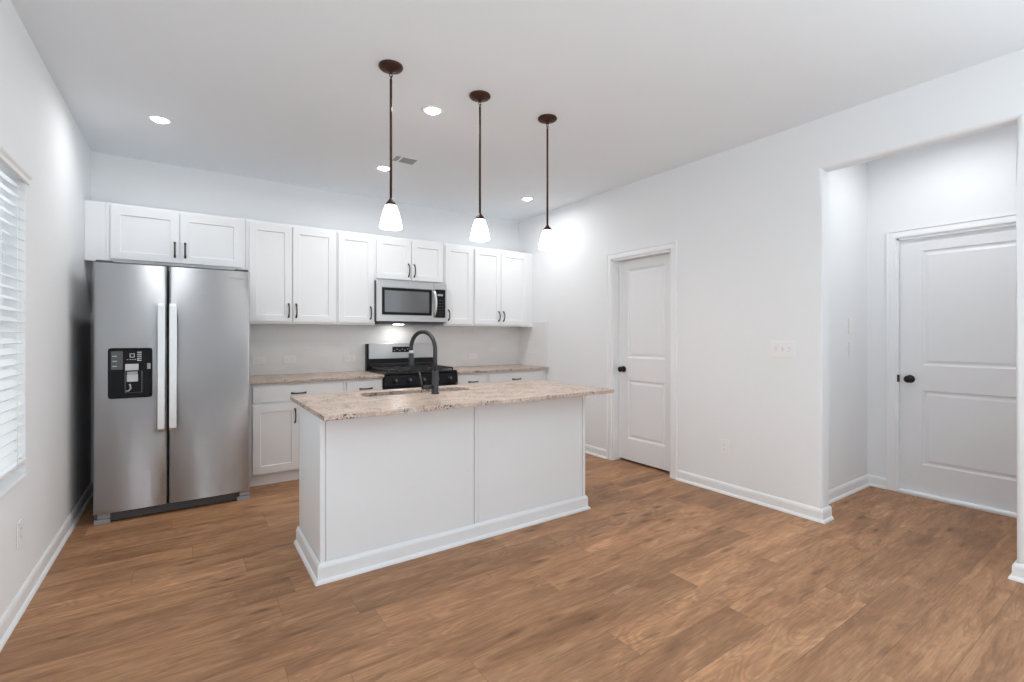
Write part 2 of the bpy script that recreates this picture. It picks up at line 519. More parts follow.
# ------------------------------------------------------------------ baseboards
BASE = [(0, 0), (0.026, 0), (0.024, 0.010), (0.018, 0.017), (0.013, 0.020), (0.013, 0.066), (0.010, 0.078), (0.005, 0.086), (0, 0.088)]
def baseboard(name, paths, label):
    bm = bmesh.new()
    for p in paths: sweep(bm, p, BASE, lambda a, b, u: (a, b, u))
    return struct(name, bm, 'trim', label, 'baseboard')
CAS = 0.066
baseboard('baseboard_left', [[(XL, YB), (XL, YF)]], 'white baseboard along the left wall under the window')
baseboard('baseboard_right', [[(XR, DY0 - CAS), (XR, OY1), (XR + TH, OY1)][::-1]],
          'white baseboard between the pantry door and hall opening')
baseboard('baseboard_right_far', [[(XR, DY1 + CAS), (XR, 4.47)]], 'white baseboard beyond the pantry door beside the base cabinets')
baseboard('baseboard_right_near', [[(XR + TH, OY0), (XR, OY0), (XR, YR)][::-1]], 'white baseboard at the near side of the hall opening')
baseboard('baseboard_hall', [[(XR + TH, HY1), (HX, HY1), (HX, EY1 + CAS)][::-1]], 'white baseboard along the hall side wall')

# ------------------------------------------------------------------ door casings and doors
CASP = [(0, 0), (0, 0.010), (0.006, 0.016), (0.014, 0.017), (0.05, 0.012), (0.056, 0.018), (CAS, 0.018), (CAS, 0)]
def casing(name, y0, y1, zt, x, depth, label):
    """casing on the room face of an opening in a wall whose face is at x, plus the jamb lining"""
    bm = bmesh.new()
    # travel so that 'left' points away from the opening
    sweep(bm, [(y0, 0), (y0, zt), (y1, zt), (y1, 0)], CASP, lambda a, b, u: (x - u, a, b))
    o = struct(name, bm, 'trim', label, 'door casing')
    bm = B((x - 0.004, x + depth, y0, y0 + 0.015, 0, zt), (x - 0.004, x + depth, y1 - 0.015, y1, 0, zt), (x - 0.004, x + depth, y0, y1, zt - 0.015, zt))
    obj('jamb', bm, 'trim', o)
    return o
casing('trim_1', DY0, DY1, DZ, XR, TH, 'white casing around the pantry door')
casing('trim_2', EY0, EY1, EZ, HX, TH, 'white casing around the hall entry door')

RAISED = [(0.006, 0.006), (0.012, 0.009), (0.022, 0.010), (0.040, 0.003)]
def knob(parent, x, y, z):
    bm = bmesh.new()
    lathe(bm, [(0.0, -0.0), (0.032, 0.0), (0.032, -0.006), (0.026, -0.011), (0.0, -0.012)], x, y, 24, 'X', z)
    obj('rose', bm, 'doorknob', parent)
    bm = bmesh.new()
    lathe(bm, [(0.0, -0.010), (0.011, -0.010), (0.010, -0.026), (0.017, -0.032), (0.026, -0.040), (0.0285, -0.050), (0.026, -0.059), (0.017, -0.065), (0.0, -0.067)], x, y, 24, 'X', z)
    return obj('knob', bm, 'doorknob', parent)

def panel_door(name, y0, y1, z0, z1, x, panels, label, knob_y, knob_z):
    root = struct_root(name, label, 'door', (x, (y0 + y1) / 2, 0))
    bm = bmesh.new()
    panel_slab(bm, y1 - y0, z1 - z0, 0.035, panels, RAISED, lambda a, d, z: (x + d, y1 - a, z0 + z))
    obj('slab', bm, 'door', root)
    knob(root, x, knob_y, knob_z)
    return root

# pantry door: set back in its jamb
pw0, pw1 = DY0 + 0.018, DY1 - 0.018
panel_door('door_1', pw0, pw1, 0.022, DZ - 0.018, XR + 0.082,
           [(0.118, pw1 - pw0 - 0.118, 0.215, 0.80), (0.118, pw1 - pw0 - 0.118, 1.02, 1.905)],
           'white two panel pantry door with black knob on the right wall', pw1 - 0.062, 0.925)
hd = panel_door('door_2', EY0 + 0.018, EY1 - 0.018, 0.025, EZ - 0.018, HX + 0.018,
           [(0.14, 0.894 - 0.14, 0.222, 0.81), (0.14, 0.894 - 0.14, 1.005, 1.91)],
           'white two panel entry door at the end of the hall', EY1 - 0.018 - 0.064, 0.918)
obj('threshold', B((HX - 0.03, HX + TH, EY0 + 0.016, EY1 - 0.016, 0.0, 0.020), bev=0.004), 'trim', hd)
obj('strike_plate', B((HX - 0.0055, HX + 0.012, EY1 - 0.0165, EY1 - 0.004, 0.890, 0.948)), 'bronze', hd)

# ------------------------------------------------------------------ window and blind
wr = struct_root('window_1', 'white framed window in the left wall', 'window', (XL - 0.06, (WY0 + WY1) / 2, WZ0))
fx0, fx1 = XL - 0.115, XL - 0.075
obj('window_frame', B((fx0, fx1, WY0, WY0 + 0.05, WZ0, WZ1), (fx0, fx1, WY1 - 0.05, WY1, WZ0, WZ1),
                      (fx0, fx1, WY0 + 0.05, WY1 - 0.05, WZ0, WZ0 + 0.05), (fx0, fx1, WY0 + 0.05, WY1 - 0.05, WZ1 - 0.05, WZ1),
                      (fx0, fx1, WY0 + 0.05, WY1 - 0.05, 1.29, 1.335)), 'trim', wr)
obj('pane', B((XL - 0.098, XL - 0.092, WY0 + 0.05, WY1 - 0.05, WZ0 + 0.05, 1.29)), 'glass', wr)
obj('pane', B((XL - 0.098, XL - 0.092, WY0 + 0.05, WY1 - 0.05, 1.335, WZ1 - 0.05)), 'glass', wr)
obj('window_sill', B((XL - 0.075, XL + 0.012, WY0 + 0.0, WY1 - 0.001, WZ0 - 0.012, WZ0 + 0.006), bev=0.004), 'trim', wr)

bl = thing('window_blind', 'white slatted blind hanging in the window on the left wall', 'blind', (XL - 0.02, (WY0 + WY1) / 2, 0.655))
bm = bmesh.new()
n = 27; zt, zb = 1.975, 0.708
bx = XL - 0.026
tilt = math.radians(28)
for i in range(n):
    z = zb + (zt - zb) * i / (n - 1)
    hw, ht = 0.025, 0.0014
    c, s = math.cos(tilt), math.sin(tilt)
    prof = []
    for (p, q) in ((-hw, -ht), (0, -ht + 0.0016), (hw, -ht), (hw, ht), (0, ht + 0.0016), (-hw, ht)):
        prof.append((bx + p * c + q * s, z - p * s + q * c))
    ra = [bm.verts.new((x, WY0 + 0.004, zz)) for x, zz in prof]
    rb = [bm.verts.new((x, WY1 - 0.004, zz)) for x, zz in prof]
    for k in range(6): bm.faces.new((ra[k], ra[(k + 1) % 6], rb[(k + 1) % 6], rb[k]))
    bm.faces.new(ra[::-1]); bm.faces.new(rb)
obj('slats', bm, 'vinyl', bl)
bm = bmesh.new()
sweep(bm, [(WY1 + 0.035, 0), (WY0 - 0.035, 0)], [(0, 0.0), (0.014, 0.002), (0.014, 0.012), (0.010, 0.015), (0.010, 0.026), (0.018, 0.032), (0.022, 0.040), (0.0, 0.040)],
      lambda a, b, u: (XL - 0.002 - b * 1.0, a, 1.998 + u))
obj('valance', bm, 'vinyl', bl)
obj('bottom_rail', B((bx - 0.026, bx + 0.026, WY0 + 0.004, WY1 - 0.004, 0.655, 0.678), bev=0.004), 'vinyl', bl)
bm = bmesh.new()
for yy in (WY0 + 0.13, (WY0 + WY1) / 2, WY1 - 0.13):
    for dx in (-0.0262, 0.0262):
        tube(bm, [(bx + dx, yy, 0.66), (bx + dx, yy, 1.97)], 0.0011, 5)
obj('ladder_cord', bm, 'vinyl', bl)

# ------------------------------------------------------------------ recessed lights, vent
def can_light(x, y, label, power):
    t = thing('recessed_light', label, 'ceiling light', (x, y, ZC), 'recessed lights in the kitchen ceiling')
    bm = bmesh.new()
    lathe(bm, [(0.047, ZC - 0.0005), (0.070, ZC - 0.0005), (0.070, ZC - 0.003), (0.065, ZC - 0.006), (0.049, ZC - 0.007), (0.047, ZC - 0.005), (0.047, ZC - 0.0005)], x, y, 40)
    obj('trim_ring', bm, 'trim', t)
    bm = bmesh.new()
    lathe(bm, [(0.0, ZC - 0.020), (0.020, ZC - 0.018), (0.036, ZC - 0.013), (0.0465, ZC - 0.006), (0.0465, ZC - 0.001), (0.0, ZC - 0.001)], x, y, 40)
    obj('lens', bm, 'lens', t)
    ld = bpy.data.lights.new('downlight', 'AREA')
    ld.shape = 'DISK'; ld.size = 0.085; ld.energy = power; ld.color = (0.97, 0.985, 1.0); ld.spread = math.radians(175)
    lo = bpy.data.objects.new('lamp', ld); COL.objects.link(lo)
    lo.parent = t; lo.location = (0, 0, -0.022)
    return t
can_light(-0.163, 4.03, 'lit recessed ceiling light above the refrigerator, nearest the left wall', CAN_POWER * 0.62)
can_light(1.32, 2.86, 'lit recessed ceiling light between the left and middle pendants, nearest the island', CAN_POWER)
can_light(1.42, 4.09, 'lit recessed ceiling light beside the ceiling vent, behind the left pendant', CAN_POWER)
can_light(3.02, 4.135, 'lit recessed ceiling light in front of the right-hand corner of the kitchen', CAN_POWER)
hl = can_light(4.22, 1.02, 'recessed ceiling light inside the hall in front of the entry door', HALL_POWER)
hl['group'] = 'hall ceiling light'

v = thing('ceiling_vent', 'white rectangular air vent with grey slots in the ceiling', 'vent', (1.50, 3.797, ZC))
vx0, vx1, vy0, vy1 = 1.395, 1.60, 3.725, 3.87
bm = bmesh.new()
sweep(bm, [(vx0, vy0), (vx1, vy0), (vx1, vy1), (vx0, vy1)], [(-0.012, ZC - 0.001), (0.010, ZC - 0.001), (0.010, ZC - 0.008), (-0.008, ZC - 0.005)], lambda a, b, u: (a, b, u), closed=True)
obj('frame', bm, 'trim', v)
obj('divider', B((vx0 + 0.052, vx0 + 0.066, vy0 + 0.01, vy1 - 0.01, ZC - 0.009, ZC - 0.002)), 'trim', v)
bm = bmesh.new()
for k in range(9):
    yy = vy0 + 0.014 + k * (vy1 - vy0 - 0.028) / 8
    for xa, xb in ((vx0 + 0.010, vx0 + 0.052), (vx0 + 0.066, vx1 - 0.010)):
        box(bm, xa, xb, yy - 0.0022, yy + 0.0022, ZC - 0.008, ZC - 0.003)
obj('louvers', bm, 'disp', v)
obj('duct_shade', B((vx0 + 0.010, vx1 - 0.010, vy0 + 0.010, vy1 - 0.010, ZC - 0.0022, ZC - 0.001)), 'ventdark', v)  # flat grey sheet, the shade behind the louvers put into its colour

# ------------------------------------------------------------------ pendants
def pendant(x, y, label):
    t = thing('pendant_light', label, 'pendant light', (x, y, ZC), 'pendant lights over the island')
    bm = bmesh.new()
    lathe(bm, [(0.0, ZC - 0.0005), (0.064, ZC - 0.0005), (0.066, ZC - 0.006), (0.062, ZC - 0.013), (0.045, ZC - 0.021), (0.020, ZC - 0.028), (0.010, ZC - 0.034), (0.007, ZC - 0.042), (0.0, ZC - 0.043)], x, y, 40)
    obj('canopy', bm, 'bronze', t)
    bm = bmesh.new()
    pts = [(x + 0.0085 * math.cos(a), y + 0.001, ZC - 0.051 + 0.011 * math.sin(a)) for a in [2 * PI * k / 16 for k in range(17)]]
    tube(bm, pts, 0.0022, 6, cap=False)
    pts = [(x + 0.001, y + 0.0075 * math.cos(a), ZC - 0.064 + 0.010 * math.sin(a)) for a in [2 * PI * k / 16 for k in range(17)]]
    tube(bm, pts, 0.0022, 6, cap=False)
    obj('hanging_loop', bm, 'bronze', t)
    bm = bmesh.new()
    lathe(bm, [(0.0, ZC - 0.068), (0.005, ZC - 0.070), (0.0068, ZC - 0.076), (0.0068, 2.012), (0.0, 2.012)], x, y, 14)
    obj('rod', bm, 'bronze', t)
    bm = bmesh.new()
    lathe(bm, [(0.0, 2.018), (0.008, 2.018), (0.012, 2.010), (0.022, 1.998), (0.030, 1.986), (0.031, 1.980), (0.0, 1.979)], x, y, 28)
    obj('socket_cap', bm, 'bronze', t)
    bm = bmesh.new()
    prof = [(0.027, 1.984), (0.034, 1.970), (0.042, 1.946), (0.0505, 1.914), (0.0575, 1.882), (0.0615, 1.860), (0.0610, 1.856),
            (0.0575, 1.858), (0.054, 1.882), (0.047, 1.914), (0.039, 1.946), (0.031, 1.968), (0.024, 1.979)]
    lathe(bm, prof, x, y, 40)
    obj('glass_shade', bm, 'shade', t)
    bm = bmesh.new()
    lathe(bm, [(0.0, 1.980), (0.013, 1.975), (0.014, 1.950), (0.024, 1.925), (0.028, 1.900), (0.022, 1.884), (0.010, 1.878), (0.0, 1.877)], x, y, 20)
    obj('bulb', bm, 'shade', t)
    ld = bpy.data.lights.new('pendant lamp', 'POINT')
    ld.energy = PENDANT_POWER; ld.color = (1.0, 0.78, 0.56); ld.shadow_soft_size = 0.02
    lo = bpy.data.objects.new('lamp', ld); COL.objects.link(lo)
    lo.parent = t; lo.location = (0, 0, 1.862 - ZC)
    return t
p0 = pendant(0.915, 2.52, 'bronze rod pendant with white bell shade, left of the three over the island')
copy_tree(p0, (1.480, 2.52, ZC), 'bronze rod pendant with white bell shade, middle of the three over the island')
copy_tree(p0, (2.014, 2.525, ZC), 'bronze rod pendant with white bell shade, right of the three over the island')

# ------------------------------------------------------------------ cabinet building
def pull(name, parent, a, b, out=0.030):
    """arched bar pull between points a and b on a front that faces -Y"""
    a, b = Vector(a), Vector(b)
    bm = bmesh.new()
    n = 13; pts = []; rads = []
    for i in range(n):
        s = i / (n - 1)
        p = a.lerp(b, s)
        k = math.sin(PI * s) ** 0.55 if 0 < s < 1 else 0
        p.y -= 0.002 + out * k
        pts.append(p); rads.append(0.0058 if 0.1 < s < 0.9 else 0.0075)
    tube(bm, pts, rads, 8)
    for p in (a, b):
        lathe(bm, [(0.0, 0.0), (0.009, 0.0), (0.008, -0.004), (0.0, -0.005)], p.x, p.y, 12, 'Y', p.z)
    return obj(name, bm, 'pull', parent)

UF, UB = 4.72, YB       # upper door fronts, wall
FR = 0.0195             # door thickness: frame sits behind it
def cab_body(root, x0, x1, z0, z1, front):
    obj('carcass', B((x0, x1, front + FR, UB - 0.002, z0, z1), bev=0.0015, seg=1), 'cab', root)

def upper(name, x0, x1, z0, z1, doors, pulls, label, filler=None):
    root = thing(name, label, 'cabinet', ((x0 + x1) / 2, UB - 0.16, z0), 'white wall cabinets')
    cab_body(root, x0, x1, z0, z1, UF)
    if filler:
        obj('filler_strip', B((filler[0], filler[1], UF + FR + 0.001, UF + FR + 0.018, z0, z1)), 'cab', root)
    for (a, b, c, d), pp in zip(doors, pulls):
        bm = bmesh.new(); shaker(bm, a, b, c, d, UF)
        dr = obj('door', bm, 'cab', root)
        if pp: pull('handle', dr, (pp[0], UF, pp[1]), (pp[0], UF, pp[2]))
    return root

UZ0, UZ1 = 1.371, 2.286
dz0, dz1 = 1.392, 2.258
upper('wall_cabinet', -0.495 - 0.03, 0.405, 1.832, UZ1, [(-0.496, -0.066, 1.856, dz1), (-0.056, 0.377, 1.856, dz1)],
      [(-0.095, 1.905, 2.02), (-0.026, 1.905, 2.02)], 'short white two door cabinet above the refrigerator', filler=(XL + 0.002, -0.526))
upper('wall_cabinet', 0.407, 1.176, UZ0, UZ1, [(0.436, 0.779, dz0, dz1), (0.789, 1.160, dz0, dz1)],
      [(0.752, 1.434, 1.553), (0.816, 1.434, 1.553)], 'tall white two door wall cabinet just right of the refrigerator')
upper('wall_cabinet', 1.178, 1.552, UZ0, UZ1, [(1.192, 1.538, dz0, dz1)], [(1.503, 1.432, 1.550)],
      'narrow white single door wall cabinet left of the microwave')
upper('wall_cabinet', 1.554, 2.320, 1.824, UZ1, [(1.568, 1.930, 1.846, dz1), (1.942, 2.306, 1.846, dz1)],
      [(1.905, 1.885, 2.012), (1.968, 1.885, 2.012)], 'short white two door wall cabinet above the microwave')
upper('wall_cabinet', 2.322, 2.692, UZ0, UZ1, [(2.338, 2.678, dz0, dz1)], [(2.370, 1.434, 1.545)],
      'narrow white single door wall cabinet right of the microwave')
upper('wall_cabinet', 2.694, 3.462, UZ0, UZ1, [(2.709, 3.058, dz0, dz1), (3.066, 3.444, dz0, dz1)],
      [(3.030, 1.436, 1.545), (3.096, 1.436, 1.545)], 'tall white two door wall cabinet in the right-hand corner', filler=(3.463, XR - 0.002))

BF = 4.45
def lower(name, x0, x1, drawers, doors, label, filler=None):
    root = thing(name, label, 'cabinet', ((x0 + x1) / 2, 4.76, 0), 'white base cabinets')
    obj('carcass', B((x0, x1, BF + FR, YB - 0.002, 0.092, 0.8635), bev=0.0015, seg=1), 'cab', root)
    obj('toe_kick', B((x0, x1, BF + 0.050, YB - 0.01, 0.0005, 0.0915)), 'trim', root)
    if filler: obj('filler_strip', B((filler[0], filler[1], BF + FR + 0.001, BF + FR + 0.018, 0.0005, 0.8635)), 'cab', root)
    for (a, b, hx) in drawers:
        dr = obj('drawer', B((a, b, BF, BF + 0.019, 0.702, 0.836), bev=0.0025), 'cab', root)
        pull('handle', dr, (hx - 0.055, BF, 0.767), (hx + 0.055, BF, 0.767))
    for (a, b, hx) in doors:
        bm = bmesh.new(); shaker(bm, a, b, 0.110, 0.676, BF)
        dr = obj('door', bm, 'cab', root)
        pull('handle', dr, (hx, BF, 0.514), (hx, BF, 0.629))
    return root
lower('base_cabinet', 0.412, 1.176, [(0.436, 1.158, 0.790)], [(0.436, 0.790, 0.760), (0.800, 1.158, 0.832)],
      'white base cabinet with one wide drawer beside the refrigerator')
lower('base_cabinet', 1.178, 1.540, [(1.200, 1.526, 1.375)], [(1.200, 1.526, 1.232)],
      'narrow white base cabinet left of the range')
lower('base_cabinet', 2.322, 2.712, [(2.342, 2.700, 2.53)], [(2.342, 2.700, 2.668)],
      'narrow white base cabinet right of the range')
lower('base_cabinet', 2.714, 3.478, [(2.736, 3.462, 3.10)], [(2.736, 3.095, 3.062), (3.105, 3.462, 3.138)],
      'wide white base cabinet in the right-hand corner under the counter', filler=(3.479, XR - 0.004))

CZ0, CZ1 = 0.864, 0.889
tag(obj('countertop', B((0.400, 1.541, 4.422, YB - 0.002, CZ0, CZ1), bev=0.003), 'granite', loc=(0.97, 4.74, CZ0)),
    'speckled beige granite counter between the refrigerator and the range', 'countertop', 'granite counters along the back wall')
tag(obj('countertop', B((2.321, XR - 0.002, 4.422, YB - 0.002, CZ0, CZ1), bev=0.003), 'granite', loc=(2.93, 4.74, CZ0)),
    'speckled beige granite counter between the range and the right wall', 'countertop', 'granite counters along the back wall')

bs = thing('tile_backsplash', 'glossy white subway tile backsplash along the back wall above the counters', 'backsplash', (2.0, YB - 0.005, CZ1))
obj('tile_field', B((0.405, XR - 0.0100, YB - 0.0095, YB - 0.0015, CZ1 + 0.0005, UZ0 - 0.001)), 'tile', bs)
bs = thing('tile_backsplash', 'short return of white tile on the right wall at the counter end', 'backsplash', (XR - 0.005, 4.72, CZ1))
obj('tile_field', B((XR - 0.0095, XR - 0.0015, 4.452, 4.717, CZ1 + 0.0005, 1.425), (XR - 0.0095, XR - 0.0015, 4.717, YB - 0.0015, CZ1 + 0.0005, UZ0 - 0.001)), 'tile', bs)
obj('edge_trim', B((XR - 0.012, XR - 0.0015, 4.446, 4.4515, CZ1 + 0.0005, 1.431), (XR - 0.012, XR - 0.0015, 4.452, 4.717, 1.4255, 1.431)), 'trim', bs)

# ------------------------------------------------------------------ outlets and switches
def plate_thing(name, label, cat, c, face, w, h, kind, group):
    """c = centre on the wall face. face '-Y', '-X' or '+X' = direction the plate looks. kind: 'duplex', 'flat' (duplex on its side), 'toggle3', 'decora'."""
    root = thing(name, label, cat, c, group)
    def mp(a, z, d):
        if face == '-Y': return (c[0] + a, c[1] - d, c[2] + z)
        if face == '-X': return (c[0] - d, c[1] - a, c[2] + z)
        return (c[0] + d, c[1] + a, c[2] + z)
    def mbox(bm, a0, a1, z0, z1, d0, d1, bev=0.0):
        p, q = mp(a0, z0, d0), mp(a1, z1, d1)
        box(bm, min(p[0], q[0]), max(p[0], q[0]), min(p[1], q[1]), max(p[1], q[1]), min(p[2], q[2]), max(p[2], q[2]), bev=bev)
    bm = bmesh.new(); mbox(bm, -w / 2, w / 2, -h / 2, h / 2, 0.0008, 0.006, 0.002)
    obj('plate', bm, 'plate', root)
    if kind in ('duplex', 'flat'):
        for s in (-1, 1):
            bm = bmesh.new()
            if kind == 'duplex': mbox(bm, -0.0165, 0.0165, s * 0.020 - 0.014, s * 0.020 + 0.014, 0.006, 0.0082, 0.001)
            else: mbox(bm, s * 0.020 - 0.014, s * 0.020 + 0.014, -0.0165, 0.0165, 0.006, 0.0082, 0.001)
            r = obj('receptacle', bm, 'plate', root)
            bm = bmesh.new()
            for q in (-0.006, 0.006):
                if kind == 'duplex': mbox(bm, q - 0.0012, q + 0.0012, s * 0.020 - 0.001, s * 0.020 + 0.008, 0.0081, 0.0086)
                else: mbox(bm, s * 0.020 - 0.001, s * 0.020 + 0.008, q - 0.0012, q + 0.0012, 0.0081, 0.0086)
            obj('slots', bm, 'slot', r)
    elif kind == 'toggle3':
        for k in (-1, 0, 1):
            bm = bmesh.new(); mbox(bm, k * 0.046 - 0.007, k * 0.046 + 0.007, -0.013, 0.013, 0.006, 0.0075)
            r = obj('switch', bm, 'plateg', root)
            bm = bmesh.new(); mbox(bm, k * 0.046 - 0.004, k * 0.046 + 0.004, -0.009, 0.004, 0.0074, 0.017, 0.001)
            obj('toggle', bm, 'plate', r)
    else:
        bm = bmesh.new(); mbox(bm, -0.0165, 0.0165, -0.033, 0.033, 0.006, 0.0085, 0.001)
        obj('rocker', bm, 'plate', root)
    return root
TY = YB - 0.0095
g = 'outlets on the tile backsplash'
plate_thing('wall_outlet', 'white outlet on the tile right beside the refrigerator', 'outlet', (0.548, TY, 1.03), '-Y', 0.115, 0.072, 'flat', g)
plate_thing('wall_outlet', 'white outlet on the tile, second from the refrigerator', 'outlet', (0.809, TY, 1.03), '-Y', 0.115, 0.072, 'flat', g)
plate_thing('wall_outlet', 'white outlet on the tile just left of the range', 'outlet', (1.385, TY, 1.025), '-Y', 0.115, 0.072, 'flat', g)
plate_thing('wall_outlet', 'white outlet on the tile right of the range', 'outlet', (2.86, TY, 1.01), '-Y', 0.115, 0.072, 'flat', g)
plate_thing('wall_outlet', 'white outlet low on the right wall past the pantry door', 'outlet', (XR, 2.178, 0.372), '-X', 0.075, 0.120, 'duplex', 'low outlets on the side walls')
plate_thing('wall_outlet', 'white outlet low on the left wall beneath the window', 'outlet', (XL, 3.09, 0.352), '+X', 0.075, 0.120, 'duplex', 'low outlets on the side walls')
plate_thing('light_switch', 'white three toggle switch plate on the right wall', 'light switch', (XR, 1.727, 1.167), '-X', 0.168, 0.118, 'toggle3', None)
plate_thing('light_switch', 'upper white switch plate on the hall side wall', 'light switch', (4.411, HY1, 1.345), '-Y', 0.074, 0.118, 'decora', 'switch plates in the hall')
plate_thing('light_switch', 'lower white switch plate on the hall side wall', 'light switch', (4.411, HY1, 1.153), '-Y', 0.074, 0.118, 'decora', 'switch plates in the hall')

# ------------------------------------------------------------------ refrigerator
fr = thing('refrigerator', 'stainless side by side refrigerator with ice dispenser against the left wall', 'refrigerator', (-0.073, 4.55, 0))
FX0, FX1, FYF = -0.527, 0.391, 4.160
obj('case', B((FX0 + 0.006, FX1 - 0.006, FYF + 0.082, 4.985, 0.022, 1.738), bev=0.004), 'case', fr)
def fridge_door(x0, x1):
    bm = bmesh.new()
    n = 14; ring0 = []; ring1 = []
    prof = []
    r = 0.016
    for k in range(5):
        a = PI / 2 * k / 4
        prof.append((x0 + r - r * math.cos(a), FYF + r - r * math.sin(a)))
    for k in range(1, n):
        s = k / n; prof.append((x0 + r + (x1 - x0 - 2 * r) * s, FYF - 0.0045 * math.sin(PI * s)))
    for k in range(5):
        a = PI / 2 * k / 4
        prof.append((x1 - r + r * math.sin(a), FYF + r - r * math.cos(a)))
    prof += [(x1, FYF + 0.075), (x0, FYF + 0.075)]
    lo = [bm.verts.new((x, y, 0.072)) for x, y in prof]
    hi = [bm.verts.new((x, y, 1.756)) for x, y in prof]
    m = len(prof)
    for k in range(m):
        bm.faces.new((lo[k], lo[(k + 1) % m], hi[(k + 1) % m], hi[k])).smooth = k < m - 3
    bm.faces.new(lo[::-1]); bm.faces.new(hi)
    return bm
ld_ = obj('freezer_door', fridge_door(FX0, -0.1275), 'steel', fr)
rd_ = obj('fresh_food_door', fridge_door(-0.1185, FX1), 'steel', fr)
def bar_handle(x0, x1, parent):
    bm = bmesh.new()
    z0, z1, yo = 0.595, 1.492, FYF - 0.058
    prof = [(z0, FYF - 0.004), (z0, yo + 0.012), (z0 + 0.02, yo), (z1 - 0.02, yo), (z1, yo + 0.012), (z1, FYF - 0.004),
            (z1 - 0.035, FYF - 0.004), (z1 - 0.035, yo + 0.018), (z0 + 0.035, yo + 0.018), (z0 + 0.035, FYF - 0.004)]
    A = [bm.verts.new((x0, y, z)) for z, y in prof]; Bv = [bm.verts.new((x1, y, z)) for z, y in prof]
    m = len(prof)
    for k in range(m): bm.faces.new((A[k], A[(k + 1) % m], Bv[(k + 1) % m], Bv[k]))
    for q in (0, 1):
        R = (A, Bv)[q]
        for idx in ((0, 1, 2, 8, 9), (2, 3, 7, 8), (3, 4, 5, 6, 7)): bm.faces.new([R[i] for i in idx])
    bmesh.ops.recalc_face_normals(bm, faces=bm.faces)
    es = [e for e in bm.edges if abs(e.verts[0].co.x - e.verts[1].co.x) < 1e-6 and len(e.link_faces) == 2 and e.calc_face_angle() > 0.8]
    bmesh.ops.bevel(bm, geom=es, offset=0.003, segments=2, affect='EDGES', profile=0.5)
    obj('handle', bm, 'steelh', parent)
bar_handle(-0.1815, -0.1395, ld_)
bar_handle(-0.1155, -0.0715, rd_)
# dispenser
dx0, dx1, dzA, dzB = -0.447, -0.214, 0.842, 1.178
yD = FYF - 0.0035
dp = obj('dispenser', B((dx0, dx1, yD - 0.004, FYF + 0.004, dzA, dzB), bev=0.0), 'black', fr)
bm = bmesh.new()
# rounded bezel drawn as a closed sweep round the panel
rr = 0.018; pts = []
for (cx, cz, a0) in ((dx1 - rr, dzA + rr, -PI / 2), (dx1 - rr, dzB - rr, 0), (dx0 + rr, dzB - rr, PI / 2), (dx0 + rr, dzA + rr, PI)):
    for k in range(5): pts.append((cx + rr * math.cos(a0 + PI / 2 * k / 4), cz + rr * math.sin(a0 + PI / 2 * k / 4)))
sweep(bm, pts, [(-0.003, 0.0), (-0.003, 0.006), (0.006, 0.0085), (0.012, 0.006), (0.012, 0.0)], lambda a, b, u: (a, yD - u, b), closed=True)
obj('bezel', bm, 'black', dp)
bm = B((dx0 + 0.014, dx0 + 0.075, yD - 0.0065, yD - 0.003, 1.035, 1.160))
obj('control_panel', bm, 'dispd', dp)
bm = B((dx0 + 0.088, dx0 + 0.160, yD - 0.018, yD - 0.003, 1.028, 1.072), bev=0.003)
obj('chute', bm, 'paddle', dp)
bm = B((dx0 + 0.096, dx0 + 0.157, yD - 0.014, yD - 0.003, 0.950, 1.000), bev=0.004)
obj('paddle', bm, 'paddle', dp)
obj('paddle_pivot', B((dx0 + 0.098, dx0 + 0.155, yD - 0.010, yD - 0.003, 1.001, 1.020)), 'disp', dp)
bm = bmesh.new()
tube(bm, [(dx0 + 0.088, yD - 0.008, 1.024), (dx0 + 0.088, yD - 0.008, 0.875), (dx0 + 0.178, yD - 0.008, 0.875), (dx0 + 0.178, yD - 0.008, 1.024)], 0.0035, 6)
obj('recess_edge', bm, 'dispd', dp)
bm = bmesh.new()
tube(bm, [(dx0 + 0.112, yD - 0.010, 0.935), (dx0 + 0.118, yD - 0.012, 0.905), (dx0 + 0.108, yD - 0.012, 0.890), (dx0 + 0.092, yD - 0.010, 0.886)], 0.005, 8)
obj('water_spout', bm, 'disp', dp)
obj('light_cover', B((dx0 + 0.206, dx0 + 0.226, yD - 0.009, yD - 0.003, 1.034, 1.074), bev=0.002), 'disp', dp)
bm = bmesh.new()
sweep(bm, [(dx0 + 0.112, 1.116), (dx0 + 0.138, 1.116), (dx0 + 0.138, 1.143), (dx0 + 0.112, 1.143)], [(0, 0), (0, 0.0028), (0.004, 0.0028), (0.004, 0)], lambda p, q, u: (p, yD - 0.003 - u, q), closed=True)
obj('lock_symbol', bm, 'legend', dp)
for k in range(5):
    obj('button', B((dx0 + 0.096 + 0.014 * k, dx0 + 0.104 + 0.014 * k, yD - 0.0062, yD - 0.003, 1.100, 1.104)), 'legend', dp)
    obj('button', B((dx0 + 0.152, dx0 + 0.176, yD - 0.0062, yD - 0.003, 1.092 + 0.014 * k, 1.098 + 0.014 * k)), 'legend', dp)
for k in range(3):
    obj('button', B((dx0 + 0.020, dx0 + 0.044, yD - 0.0075, yD - 0.006, 1.055 + 0.034 * k, 1.061 + 0.034 * k)), 'legend', dp)
